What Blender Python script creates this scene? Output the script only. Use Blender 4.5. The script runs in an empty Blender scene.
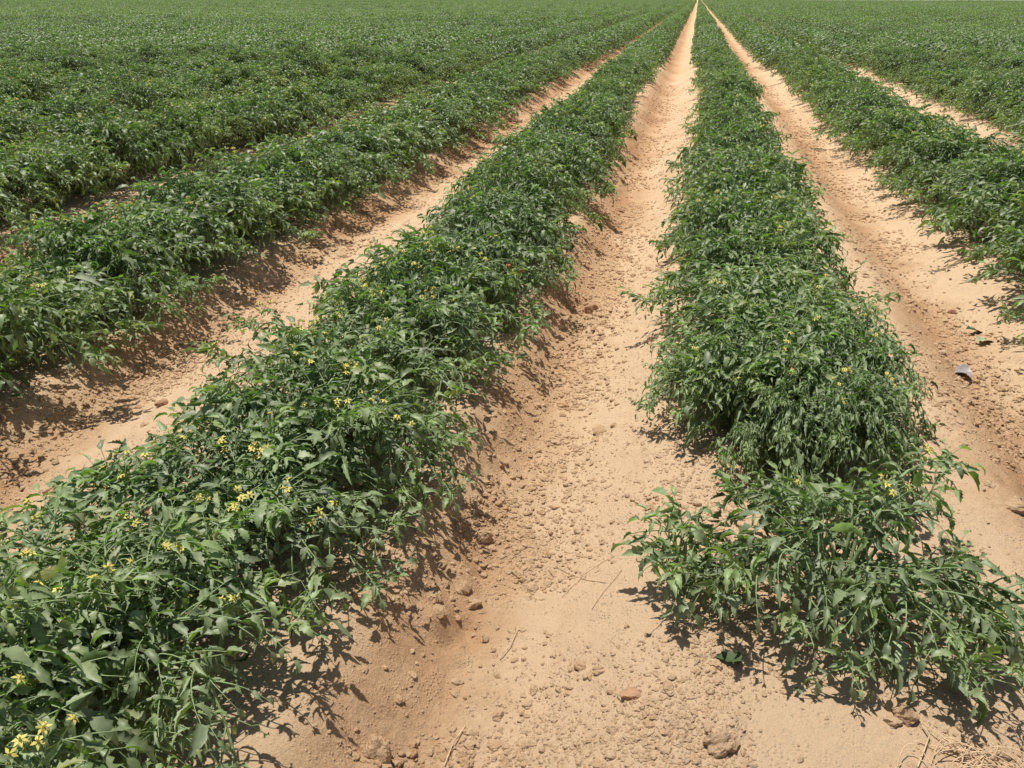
import bpy, math, random
import numpy as np
from mathutils import Vector, Matrix, Euler

C = bpy.context.scene.collection
R = math.radians
rng = np.random.default_rng(11)
random.seed(5)

# ------------------------------------------------------------------ measures of the field
S = 1.72            # distance between neighbouring furrows
FX = -0.36          # furrow in the middle of the photograph
BED = 0.155         # height of the beds above the furrow bottoms
ROW0 = FX + S / 2
F_PX, W, H = 770.0, 1024, 768
CAM_Z = 1.5
PITCH = math.atan(387.3 / F_PX)
YAW = math.atan(186.0 / F_PX * math.cos(PITCH))
FIELD_END = 360.0

fwd_h = np.array([-math.sin(YAW), math.cos(YAW), 0.0])
right = np.array([math.cos(YAW), math.sin(YAW), 0.0])
fwd = fwd_h * math.cos(PITCH) + np.array([0, 0, -math.sin(PITCH)])
up = fwd_h * math.sin(PITCH) + np.array([0, 0, math.cos(PITCH)])

def at(px, py, z=BED):
    """World point at height z that the photograph shows at pixel px, py."""
    d = fwd + right * (px - W / 2) / F_PX - up * (py - H / 2) / F_PX
    t = (z - CAM_Z) / d[2]
    return float(d[0] * t), float(d[1] * t)

def project(x, y, z):
    p = np.array([x, y, z - CAM_Z])
    D = p @ fwd
    if D < 0.05: return None
    return W / 2 + F_PX * (p @ right) / D, H / 2 - F_PX * (p @ up) / D

# ------------------------------------------------------------------ noise
def _hash(ix, iy, seed):
    n = (ix.astype(np.int64) * 374761393 + iy.astype(np.int64) * 668265263 + seed * 144665) & 0xffffffff
    n = ((n ^ (n >> 13)) * 1274126177) & 0xffffffff
    n = (n ^ (n >> 16)) & 0xffffffff
    return n / 4294967295.0

def vnoise(x, y, seed=0):
    x = np.asarray(x, float); y = np.asarray(y, float)
    ix = np.floor(x); iy = np.floor(y); fx = x - ix; fy = y - iy
    ux = fx * fx * (3 - 2 * fx); uy = fy * fy * (3 - 2 * fy)
    a = _hash(ix, iy, seed); b = _hash(ix + 1, iy, seed)
    c = _hash(ix, iy + 1, seed); d = _hash(ix + 1, iy + 1, seed)
    return (a * (1 - ux) + b * ux) * (1 - uy) + (c * (1 - ux) + d * ux) * uy - 0.5

def fbm(x, y, freq, octv, seed=0, gain=0.5):
    s = 0; a = 1.0
    for o in range(octv):
        s = s + a * vnoise(x * freq + 13.7 * o, y * freq - 7.1 * o, seed + o)
        freq *= 2.03; a *= gain
    return s

def smooth(e0, e1, v):
    t = np.clip((v - e0) / (e1 - e0), 0, 1)
    return t * t * (3 - 2 * t)

# hand placed hollows and lumps of the crumbling bank, photo pixels -> ground
FEATURES = []
for px, py, r, a in [(462, 596, .035, -.030), (448, 612, .03, -.026), (470, 610, .025, -.02), (440, 600, .045, .022),
                     (480, 545, .03, -.022), (466, 556, .03, .016), (377, 755, .035, .03), (720, 742, .04, .02),
                     (455, 625, .03, .016), (500, 452, .03, -.014), (600, 430, .06, .012), (545, 720, .05, .01),
                     (600, 650, .07, .012), (1010, 505, .05, .014), (905, 715, .06, .012), (985, 745, .06, .01),
                     (860, 700, .05, .012), (120, 440, .04, -.015), (52, 495, .04, -.02), (165, 405, .05, .012)]:
    fx_, fy_ = at(px, py, BED * .7)
    FEATURES.append((fx_, fy_, r, a))

def ground_z(x, y, fine=True):
    x = np.asarray(x, float); y = np.asarray(y, float)
    xw = x + 0.05 * vnoise(x * .7, y * .55, 3) + .010 * vnoise(x * 2.1, y * 1.9, 4)
    u = (xw - FX) / S
    d = (u - np.round(u)) * S                      # signed distance from the furrow line
    ad = np.abs(d)
    # left bank short and a little steep, right bank long and even
    wl = np.where(d < 0, 0.30, 0.44)
    prof = smooth(0.0, 1.0, np.clip((ad - .035) / wl, 0, 1))
    deep = np.where(np.round(u) == 0, 1.0, .72)
    z = BED * (1 - deep * (1 - prof)) + .012 * np.cos((ad - S / 2) / (S / 2) * math.pi) 
    z = z + .018 * fbm(x, y * .6, 1.6, 3, 20) * (1 - .6 * smooth(4, 9, y)) + .008 * fbm(x, y, 6.5, 2, 25) * smooth(3, 7, y)
    bank = prof * (1 - prof) * 4
    if fine:
        patch = smooth(-.15, .35, fbm(x, y, 1.3, 3, 50))
        rough = .35 + .65 * patch
        loose = .6 + .7 * (1 - smooth(.0, .34, ad)) + .7 * bank * (d < 0)
        n1 = fbm(x, y, 11, 3, 70)
        z = z + .020 * rough * loose * n1
        n2 = fbm(x, y, 42, 2, 90)
        z = z + .013 * rough * loose * np.abs(n2) * 1.6
        n3 = vnoise(x * 95, y * 95, 97) + .6 * vnoise(x * 170, y * 170, 98)
        z = z + .0038 * rough * loose * n3 * np.clip(3.5 / np.clip(y, 1, 99), 0, 1)
        # chisel marks running down the banks
        z = z + .009 * bank * vnoise(x * 4, y * 26 + x * 18, 33)
    for fx_, fy_, r, a in FEATURES:
        z = z + a * np.exp(-(((x - fx_) ** 2 + (y - fy_) ** 2) / (r * r)) ** 1.5)
    return z

# ------------------------------------------------------------------ node helpers
def new_mat(name):
    m = bpy.data.materials.new(name); m.use_nodes = True
    nt = m.node_tree; nt.nodes.clear()
    out = nt.nodes.new('ShaderNodeOutputMaterial')
    return m, nt, out

def nd(nt, kind, **kw):
    n = nt.nodes.new(kind)
    for k, v in kw.items():
        if k in n.bl_rna.properties: setattr(n, k, v)
        else: n.inputs[k].default_value = v
    return n

def mixc(nt, fac, a, b, mode='MIX'):
    n = nt.nodes.new('ShaderNodeMix'); n.data_type = 'RGBA'; n.blend_type = mode
    for s, v in ((0, fac), (6, a), (7, b)):
        if hasattr(v, 'is_output') or isinstance(v, bpy.types.NodeSocket): nt.links.new(v, n.inputs[s])
        else: n.inputs[s].default_value = v if s == 0 else (*v, 1)
    return n.outputs[2]

def mth(nt, op, a, b=None, c=None, clamp=False):
    n = nt.nodes.new('ShaderNodeMath'); n.operation = op; n.use_clamp = clamp
    for i, v in enumerate((a, b, c)):
        if v is None: continue
        if isinstance(v, bpy.types.NodeSocket): nt.links.new(v, n.inputs[i])
        else: n.inputs[i].default_value = v
    return n.outputs[0]

def ramp(nt, fac, stops):
    n = nt.nodes.new('ShaderNodeValToRGB')
    e = n.color_ramp.elements
    while len(e) < len(stops): e.new(.5)
    for i, (p, c) in enumerate(stops):
        e[i].position = p; e[i].color = (*c, 1) if len(c) == 3 else c
    nt.links.new(fac, n.inputs[0])
    return n.outputs[0]

# ------------------------------------------------------------------ materials
def soil_material(name, clod=False):
    m, nt, out = new_mat(name)
    L = nt.links.new
    geo = nd(nt, 'ShaderNodeNewGeometry')
    pos = geo.outputs['Position']
    def noise(scale, detail=4, rough=.6, vec=pos):
        n = nd(nt, 'ShaderNodeTexNoise'); n.inputs['Scale'].default_value = scale
        n.inputs['Detail'].default_value = detail; n.inputs['Roughness'].default_value = rough
        L(vec, n.inputs['Vector']); return n.outputs['Fac']
    pale = (.80, .585, .375); mid = (.68, .46, .27); red = (.53, .30, .155)
    big = noise(1.1, 5, .65); med = noise(9, 5, .7); fin = noise(120, 4, .75); gr = noise(420, 2, .6)
    if clod:
        info = nd(nt, 'ShaderNodeAttribute', attribute_name='tint')
        base = ramp(nt, mth(nt, 'ADD', mth(nt, 'MULTIPLY', info.outputs['Fac'], .75), mth(nt, 'MULTIPLY', med, .6)),
                    [(0, red), (.5, mid), (1, pale)])
    else:
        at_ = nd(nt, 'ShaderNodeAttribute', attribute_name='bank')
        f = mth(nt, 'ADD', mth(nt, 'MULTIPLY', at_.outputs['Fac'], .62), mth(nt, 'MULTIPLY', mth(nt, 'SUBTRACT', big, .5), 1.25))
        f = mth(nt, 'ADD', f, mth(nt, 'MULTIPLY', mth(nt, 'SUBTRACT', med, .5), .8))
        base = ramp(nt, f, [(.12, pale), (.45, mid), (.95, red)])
    base = mixc(nt, mth(nt, 'MULTIPLY', mth(nt, 'SUBTRACT', fin, .3), 1.0, clamp=True), base, (.54, .35, .21), 'MIX')
    v = ramp(nt, fin, [(.25, (.80, .80, .80)), (.75, (1.16, 1.16, 1.16))])
    base = mixc(nt, 1.0, base, v, 'MULTIPLY')
    v2 = ramp(nt, gr, [(.3, (.90, .90, .90)), (.7, (1.08, 1.08, 1.08))])
    base = mixc(nt, 1.0, base, v2, 'MULTIPLY')
    b = nd(nt, 'ShaderNodeBsdfPrincipled'); b.inputs['Roughness'].default_value = .95
    b.inputs['Specular IOR Level'].default_value = .08
    L(base, b.inputs['Base Color'])
    # crumb relief
    h = mth(nt, 'ADD', mth(nt, 'MULTIPLY', noise(55, 8, .8), .014), mth(nt, 'MULTIPLY', fin, .0045))
    vo = nd(nt, 'ShaderNodeTexVoronoi'); vo.inputs['Scale'].default_value = 110
    L(pos, vo.inputs['Vector'])
    sz = mth(nt, 'MULTIPLY', mth(nt, 'SUBTRACT', .42, vo.outputs['Distance'], clamp=True), mth(nt, 'MULTIPLY', mth(nt, 'SUBTRACT', noise(14, 3, .6), .42, clamp=True), .09))
    h = mth(nt, 'ADD', h, sz)
    h = mth(nt, 'ADD', h, mth(nt, 'MULTIPLY', gr, .0016))
    bp = nd(nt, 'ShaderNodeBump'); bp.inputs['Strength'].default_value = .9; bp.inputs['Distance'].default_value = 1.0
    L(h, bp.inputs['Height']); L(bp.outputs['Normal'], b.inputs['Normal'])
    L(b.outputs[0], out.inputs[0])
    return m

def leaf_material(name, far=0.0):
    m, nt, out = new_mat(name)
    L = nt.links.new
    a = nd(nt, 'ShaderNodeAttribute', attribute_name='tint')
    uv = nd(nt, 'ShaderNodeUVMap', uv_map='UVMap')
    sp = nd(nt, 'ShaderNodeSeparateXYZ'); L(uv.outputs[0], sp.inputs[0])
    u, v = sp.outputs[0], sp.outputs[1]
    geo = nd(nt, 'ShaderNodeNewGeometry')
    info = nd(nt, 'ShaderNodeObjectInfo')
    t = mth(nt, 'ADD', a.outputs['Fac'], mth(nt, 'MULTIPLY', mth(nt, 'SUBTRACT', info.outputs['Random'], .5), .26))
    nz = nd(nt, 'ShaderNodeTexNoise'); nz.inputs['Scale'].default_value = 1.3; L(geo.outputs['Position'], nz.inputs['Vector'])
    t = mth(nt, 'ADD', t, mth(nt, 'MULTIPLY', mth(nt, 'SUBTRACT', nz.outputs['Fac'], .5), .35))
    nl = nd(nt, 'ShaderNodeTexNoise'); nl.inputs['Scale'].default_value = .11; L(geo.outputs['Position'], nl.inputs['Vector'])
    t = mth(nt, 'ADD', t, mth(nt, 'MULTIPLY', mth(nt, 'SUBTRACT', nl.outputs['Fac'], .5), .45))
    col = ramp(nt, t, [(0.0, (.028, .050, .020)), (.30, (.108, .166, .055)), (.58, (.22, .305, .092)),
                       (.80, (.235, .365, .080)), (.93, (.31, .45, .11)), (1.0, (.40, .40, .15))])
    av = mth(nt, 'ABSOLUTE', mth(nt, 'SUBTRACT', v, .5))
    # side veins and midrib
    w = mth(nt, 'SINE', mth(nt, 'MULTIPLY', mth(nt, 'SUBTRACT', u, mth(nt, 'MULTIPLY', av, .7)), 44.0))
    vein = mth(nt, 'MULTIPLY', mth(nt, 'POWER', mth(nt, 'ABSOLUTE', w), 10.0), .09)
    rib = mth(nt, 'LESS_THAN', av, .035)
    vm = mth(nt, 'MAXIMUM', vein, mth(nt, 'MULTIPLY', rib, .4))
    col = mixc(nt, vm, col, (.17, .25, .12))
    back = mixc(nt, .6 if not far else .25, col, (.29, .34, .20))
    col = mixc(nt, geo.outputs['Backfacing'], col, back)
    fz = nd(nt, 'ShaderNodeTexNoise'); fz.inputs['Scale'].default_value = 70; L(geo.outputs['Position'], fz.inputs['Vector'])
    col = mixc(nt, 1.0, col, ramp(nt, fz.outputs['Fac'], [(.3, (.8, .8, .8)), (.7, (1.18, 1.18, 1.18))]), 'MULTIPLY')
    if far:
        col = mixc(nt, far, col, (.30, .38, .20))  # aerial haze painted into the colour of distant leaves
    b = nd(nt, 'ShaderNodeBsdfPrincipled'); b.inputs['Roughness'].default_value = .43
    b.inputs['Specular IOR Level'].default_value = .48
    L(col, b.inputs['Base Color'])
    hh = mth(nt, 'SUBTRACT', mth(nt, 'MULTIPLY', mth(nt, 'ABSOLUTE', w), .0012), mth(nt, 'MULTIPLY', rib, .001))
    bp = nd(nt, 'ShaderNodeBump'); bp.inputs['Strength'].default_value = .12; bp.inputs['Distance'].default_value = 1.0
    L(hh, bp.inputs['Height']); L(bp.outputs['Normal'], b.inputs['Normal'])
    tr = nd(nt, 'ShaderNodeBsdfTranslucent')
    L(mixc(nt, 1.0, col, (1.25, 1.7, .55), 'MULTIPLY'), tr.inputs['Color'])
    mx = nd(nt, 'ShaderNodeMixShader'); mx.inputs[0].default_value = .26
    L(b.outputs[0], mx.inputs[1]); L(tr.outputs[0], mx.inputs[2]); L(mx.outputs[0], out.inputs[0])
    return m

def plain(name, col, rough=.6, spec=.3, var=.25, scale=40, sub=0):
    m, nt, out = new_mat(name)
    L = nt.links.new
    geo = nd(nt, 'ShaderNodeNewGeometry')
    n = nd(nt, 'ShaderNodeTexNoise'); n.inputs['Scale'].default_value = scale; n.inputs['Detail'].default_value = 4
    L(geo.outputs['Position'], n.inputs['Vector'])
    c = mixc(nt, 1.0, col, ramp(nt, n.outputs['Fac'], [(.3, (1 - var,) * 3), (.7, (1 + var,) * 3)]), 'MULTIPLY')
    b = nd(nt, 'ShaderNodeBsdfPrincipled'); b.inputs['Roughness'].default_value = rough
    b.inputs['Specular IOR Level'].default_value = spec
    L(c, b.inputs['Base Color'])
    bp = nd(nt, 'ShaderNodeBump'); bp.inputs['Strength'].default_value = .5; bp.inputs['Distance'].default_value = .004
    L(n.outputs['Fac'], bp.inputs['Height']); L(bp.outputs['Normal'], b.inputs['Normal'])
    L(b.outputs[0], out.inputs[0])
    return m

M_SOIL = soil_material('dry sandy soil')
M_CLOD = soil_material('soil crumbs', clod=True)
M_LEAF = leaf_material('tomato leaf')
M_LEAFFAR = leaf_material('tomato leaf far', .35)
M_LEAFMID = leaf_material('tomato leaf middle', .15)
M_STEM = plain('hairy green stem', (.25, .33, .15), .55, .3)
M_PETAL = plain('yellow petals', (.66, .58, .16), .5, .2, .1)
M_PALE = plain('pale dry leaf', (.36, .42, .25), .7, .2)
M_SILVER = plain('silvery leaf underside', (.27, .32, .20), .6, .3, .15)
M_DULL = plain('dull green fallen leaf', (.055, .085, .025), .6, .3)
M_STONE = plain('brown stone', (.40, .235, .14), .85, .15, .25, 60)
M_STRAW = plain('dry straw', (.62, .45, .28), .7, .2)
M_PLASTIC = plain('grey plastic scrap', (.33, .29, .28), .4, .5)
M_REDFRUIT = plain('ripening fruit', (.55, .19, .09), .4, .5, .15, 25)
M_GREENFRUIT = plain('unripe fruit', (.28, .42, .08), .25, .5, .1, 25)
M_DRYLEAF = plain('brown dead leaf', (.34, .17, .085), .8, .1)
M_HILL = plain('far pale ground', (.50, .47, .40), .95, .05, .1, .02)

# ------------------------------------------------------------------ mesh helpers
def mesh_np(name, V, Q, mats, uv=None, attrs=None, smooth_=True, tri=False):
    me = bpy.data.meshes.new(name)
    V = np.asarray(V, np.float32); Q = np.asarray(Q, np.int32)
    k = Q.shape[1]
    me.vertices.add(len(V)); me.vertices.foreach_set('co', V.ravel())
    me.loops.add(Q.size); me.loops.foreach_set('vertex_index', Q.ravel())
    me.polygons.add(len(Q)); me.polygons.foreach_set('loop_start', np.arange(0, Q.size, k, dtype=np.int32))
    try: me.polygons.foreach_set('loop_total', np.full(len(Q), k, np.int32))
    except Exception: pass
    me.polygons.foreach_set('use_smooth', np.full(len(Q), smooth_))
    for m in mats: me.materials.append(m)
    if uv is not None:
        l = me.uv_layers.new(name='UVMap'); l.data.foreach_set('uv', np.asarray(uv, np.float32)[Q.ravel()].ravel())
    for n, a in (attrs or {}).items():
        at_ = me.attributes.new(n, 'FLOAT', 'POINT'); at_.data.foreach_set('value', np.asarray(a, np.float32))
    me.update(calc_edges=True)
    return me

def link(name, me, parent=None, loc=None, rot=None, scale=None):
    o = bpy.data.objects.new(name, me); C.objects.link(o)
    if parent is not None: o.parent = parent
    if loc is not None: o.location = loc
    if rot is not None: o.rotation_euler = rot
    if scale is not None: o.scale = scale
    return o

def tag(o, label=None, cat=None, group=None, kind=None):
    if label: o['label'] = label
    if cat: o['category'] = cat
    if group: o['group'] = group
    if kind: o['kind'] = kind
    return o

# ------------------------------------------------------------------ ground
ys = list(np.arange(-3, -.6, .05)) + list(np.arange(-.6, .45, .012)); y = .45
while y < 700:
    ys.append(y); y += max(.0085, .0052 * y)
ys = np.array(ys)
n = 760
tt = np.linspace(-1, 1, n); tt = .72 * tt + .28 * tt ** 3
half = 2.6 + 1.35 * np.clip(ys, 0, None)
mid = -.12 * np.clip(ys, 0, None)
X = mid[:, None] + half[:, None] * tt[None, :]
Y = np.repeat(ys[:, None], n, 1)
Z = ground_z(X, Y)
fade = 1 - smooth(60, 160, Y)
Z = Z * fade + (BED * .75) * (1 - fade)
Z = Z + np.where(Y > FIELD_END + 5, -.05, 0)
idx = np.arange(len(ys) * n).reshape(len(ys), n)
Q = np.stack([idx[:-1, :-1], idx[:-1, 1:], idx[1:, 1:], idx[1:, :-1]], -1).reshape(-1, 4)
u_ = (X - FX + .05 * vnoise(X * .7, Y * .55, 3)) / S
dd = (u_ - np.round(u_)) * S
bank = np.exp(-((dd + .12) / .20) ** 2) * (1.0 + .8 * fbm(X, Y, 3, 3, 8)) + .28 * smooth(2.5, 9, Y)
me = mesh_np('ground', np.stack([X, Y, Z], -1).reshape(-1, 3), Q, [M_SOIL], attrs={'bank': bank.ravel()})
tag(link('ground', me), 'bare pale brown soil ridged into planting beds with furrows between', kind='structure')
del X, Y, Z, Q, idx

# pale open country beyond the far edge of the field
vs = []; fs = []
xs_ = np.linspace(-900, 900, 120)
for i, x in enumerate(xs_):
    h = 1.1 + .9 * float(vnoise(x * .01, 0.3, 5)) + .4 * float(vnoise(x * .05, 1.3, 6))
    for (yy, zz) in ((520, -.3), (620, h * .5), (690, h), (900, -2)):
        vs.append((x, yy, zz))
for i in range(len(xs_) - 1):
    for j in range(3):
        a = i * 4 + j; fs.append((a, a + 4, a + 5, a + 1))
me = mesh_np('far_hills', vs, fs, [M_HILL])
tag(link('far_hills', me), 'pale low rise along the horizon beyond the field', kind='structure')

# ------------------------------------------------------------------ leaflets (vectorised)
U0 = np.array([0, .09, .22, .28, .43, .49, .64, .70, .85, 1.0])
W0 = np.array([.06, .64, 1.0, .76, .94, .62, .70, .42, .30, .0])
def leaflets(O, D, N, L, wid, fold, curl, twist, tint, base=0, U=U0, Wd=W0):
    """Folded, drooping, toothed leaflets. All arguments are arrays over the leaflets."""
    n = len(O); m = len(U)
    D = D / np.linalg.norm(D, axis=1, keepdims=True)
    N = N - D * (N * D).sum(1, keepdims=True)
    N = N / (np.linalg.norm(N, axis=1, keepdims=True) + 1e-9)
    B = np.cross(D, N)
    ang = curl[:, None] * U[None, :]                     # bending downwards along the midrib
    k = np.where(np.abs(curl) < 1e-3, 1e-3, curl)[:, None]
    s = np.sin(ang) / k; c = (1 - np.cos(ang)) / k
    P = O[:, None, :] + L[:, None, None] * (s[..., None] * D[:, None, :] - c[..., None] * N[:, None, :])
    Nn = np.cos(ang)[..., None] * N[:, None, :] + np.sin(ang)[..., None] * D[:, None, :]
    tw = twist[:, None] * U[None, :]
    Bt = np.cos(tw)[..., None] * B[:, None, :] + np.sin(tw)[..., None] * Nn
    Nt = np.cos(tw)[..., None] * Nn - np.sin(tw)[..., None] * B[:, None, :]
    w = (wid * L)[:, None] * Wd[None, :] * .5
    w = w * (1 + .12 * rng.standard_normal((n, m)))
    cf = np.cos(fold)[:, None]; sf = np.sin(fold)[:, None]
    Lft = P + (w * cf)[..., None] * Bt + (w * sf)[..., None] * Nt
    wr = w * (1 + .10 * rng.standard_normal((n, m)))
    Rgt = P - (wr * cf)[..., None] * Bt + (wr * sf)[..., None] * Nt
    V = np.stack([Lft, P, Rgt], 2).reshape(-1, 3)        # n*m*3
    uv = np.zeros((n, m, 3, 2)); uv[..., 0] = U[None, :, None]
    ww = Wd / max(Wd.max(), 1e-6)
    uv[:, :, 0, 1] = .5 + .5 * ww; uv[:, :, 1, 1] = .5; uv[:, :, 2, 1] = .5 - .5 * ww
    i = (np.arange(n) * m * 3)[:, None] + (np.arange(m - 1) * 3)[None, :]
    q1 = np.stack([i, i + 1, i + 4, i + 3], -1).reshape(-1, 4)
    q2 = np.stack([i + 1, i + 2, i + 5, i + 4], -1).reshape(-1, 4)
    Qd = np.concatenate([q1, q2]) + base
    return V, Qd, uv.reshape(-1, 2), np.repeat(tint, m * 3)

def tubes(paths, sides=5):
    Vs, Qs = [], []; b = 0
    for P, r in paths:
        P = np.asarray(P, float); n = len(P)
        r = np.broadcast_to(np.asarray(r, float), (n,))
        T = np.gradient(P, axis=0); T /= np.linalg.norm(T, axis=1, keepdims=True) + 1e-9
        ref = np.array([.31, .17, .93]); A = np.cross(T, ref)
        A /= np.linalg.norm(A, axis=1, keepdims=True) + 1e-9
        Bv = np.cross(T, A)
        th = np.arange(sides) / sides * 2 * math.pi
        V = P[:, None] + r[:, None, None] * (np.cos(th)[None, :, None] * A[:, None] + np.sin(th)[None, :, None] * Bv[:, None])
        Vs.append(V.reshape(-1, 3))
        i = b + np.arange(n - 1)[:, None] * sides + np.arange(sides)[None]
        j = b + np.arange(n - 1)[:, None] * sides + (np.arange(sides)[None] + 1) % sides
        Qs.append(np.stack([i, j, j + sides, i + sides], -1).reshape(-1, 4)); b += n * sides
    return np.concatenate(Vs), np.concatenate(Qs)

def compound_leaves(bases, dirs, lens, young, bend_down):
    """Leaf stalks with pairs of leaflets: returns leaflet arrays and stalk paths."""
    O, D, N, L, Wd, Fo, Cu, Tw, Ti = [], [], [], [], [], [], [], [], []
    paths = []
    for b, d, ln, yg, bd in zip(bases, dirs, lens, young, bend_down):
        d = d / np.linalg.norm(d)
        side = np.cross(d, [0, 0, 1.]); side /= np.linalg.norm(side) + 1e-6
        side = side + .25 * rng.standard_normal(3); side /= np.linalg.norm(side)
        n0 = np.cross(side, d); n0 /= np.linalg.norm(n0)
        if n0[2] < 0: n0 = -n0
        ts = np.linspace(0, 1, 6)
        ang = bd * ts
        kk = max(bd, 1e-3)
        P = b + ln * (np.sin(ang)[:, None] / kk * d - ((1 - np.cos(ang)) / kk)[:, None] * n0)
        P = P + side * (ts ** 2)[:, None] * ln * .12 * rng.standard_normal()
        P[:, 2] = np.maximum(P[:, 2], .012)
        paths.append((P, np.linspace(.0022, .0010, 6) * (1 - .4 * yg)))
        dirT = P[-1] - P[-2]; dirT /= np.linalg.norm(dirT) + 1e-9
        nT = np.cross(side, dirT); nT /= np.linalg.norm(nT) + 1e-9
        if nT[2] < -.2: nT = -nT
        big = .031 + .036 * rng.random() ** 1.4
        big *= (.55 + .45 * min(1, ln / .13))
        def add(o, dd, nn, l, yg=yg):
            O.append(o); D.append(dd + .22 * rng.standard_normal(3)); N.append(nn + .38 * rng.standard_normal(3)); L.append(l)
            Wd.append(.38 + .18 * rng.random()); Fo.append(R(10) + R(52) * rng.random())
            Cu.append(.1 + 1.9 * rng.random()); Tw.append(.7 * rng.standard_normal())
            base = .36 + .19 * rng.standard_normal()
            Ti.append(np.clip(base + .5 * yg + (.5 if rng.random() < .008 else 0), .02, 1.0))
        add(P[-1], dirT, nT, big * 1.1)
        pairs = 3 if ln > .11 else 2
        for q in range(pairs):
            t = [.72, .45, .22][q] if pairs == 3 else [.62, .3][q]
            f = t * 5; i = int(f); p = P[i] + (P[min(i + 1, 5)] - P[i]) * (f - i)
            tg = P[min(i + 1, 5)] - P[i]; tg /= np.linalg.norm(tg) + 1e-9
            for s in (-1, 1):
                if rng.random() < .07: continue
                dd = tg * .55 + s * side * .95 - np.array([0, 0, .10])
                add(p, dd, n0, big * (1 - .13 * q) * (.78 + .25 * rng.random()))
    return [np.array(a) for a in (O, D, N, L, Wd, Fo, Cu, Tw, Ti)], paths

def flower_mesh(seed):
    g = np.random.default_rng(seed)
    V, F, mi = [], [], []
    def quad(a, b, c, d, m):
        i = len(V); V.extend([a, b, c, d]); F.append((i, i + 1, i + 2, i + 3)); mi.append(m)
    nfl = 3 + seed % 3
    for f in range(nfl):
        c = np.array([g.normal() * .016, g.normal() * .016, .035 + g.random() * .022])
        ax = np.array([g.normal() * .5, g.normal() * .5, .8]); ax /= np.linalg.norm(ax)
        a = np.cross(ax, [0, 1, .1]); a /= np.linalg.norm(a); b = np.cross(ax, a)
        # stalk
        for k in range(3):
            th = k * 2.1
            o = (a * math.cos(th) + b * math.sin(th)) * .0011; o2 = (a * math.cos(th + 2.1) + b * math.sin(th + 2.1)) * .0011
            quad(np.array([0, 0, 0]) + o, np.array([0, 0, 0]) + o2, c + o2, c + o, 1)
        n = 5 + int(g.random() * 2)
        for k in range(n):
            th = 2 * math.pi * k / n + g.random() * .2
            d = a * math.cos(th) + b * math.sin(th); s = np.cross(ax, d)
            l = .0125
            quad(c + s * .001, c + d * l * .5 + s * .0028 + ax * .001, c + d * l - ax * .004 * g.random(), c + d * l * .5 - s * .0028 + ax * .001, 0)
            quad(c - ax * .001, c + d * .006 + s * .0016 - ax * .002, c + d * .011 - ax * .004, c + d * .006 - s * .0016 - ax * .002, 1)
        for k in range(5):                                  # the cone of anthers
            th = 2 * math.pi * k / 5; th2 = 2 * math.pi * (k + 1) / 5
            p = c + (a * math.cos(th) + b * math.sin(th)) * .0026; q = c + (a * math.cos(th2) + b * math.sin(th2)) * .0026
            t = c + ax * .009
            quad(p, q, t + (q - c) * .1, t + (p - c) * .1, 0)
    me = mesh_np('flower_cluster', V, F, [M_PETAL, M_STEM])
    me.polygons.foreach_set('material_index', np.array(mi, np.int32))
    return me
FLOWERS = [flower_mesh(s) for s in range(5)]

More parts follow.
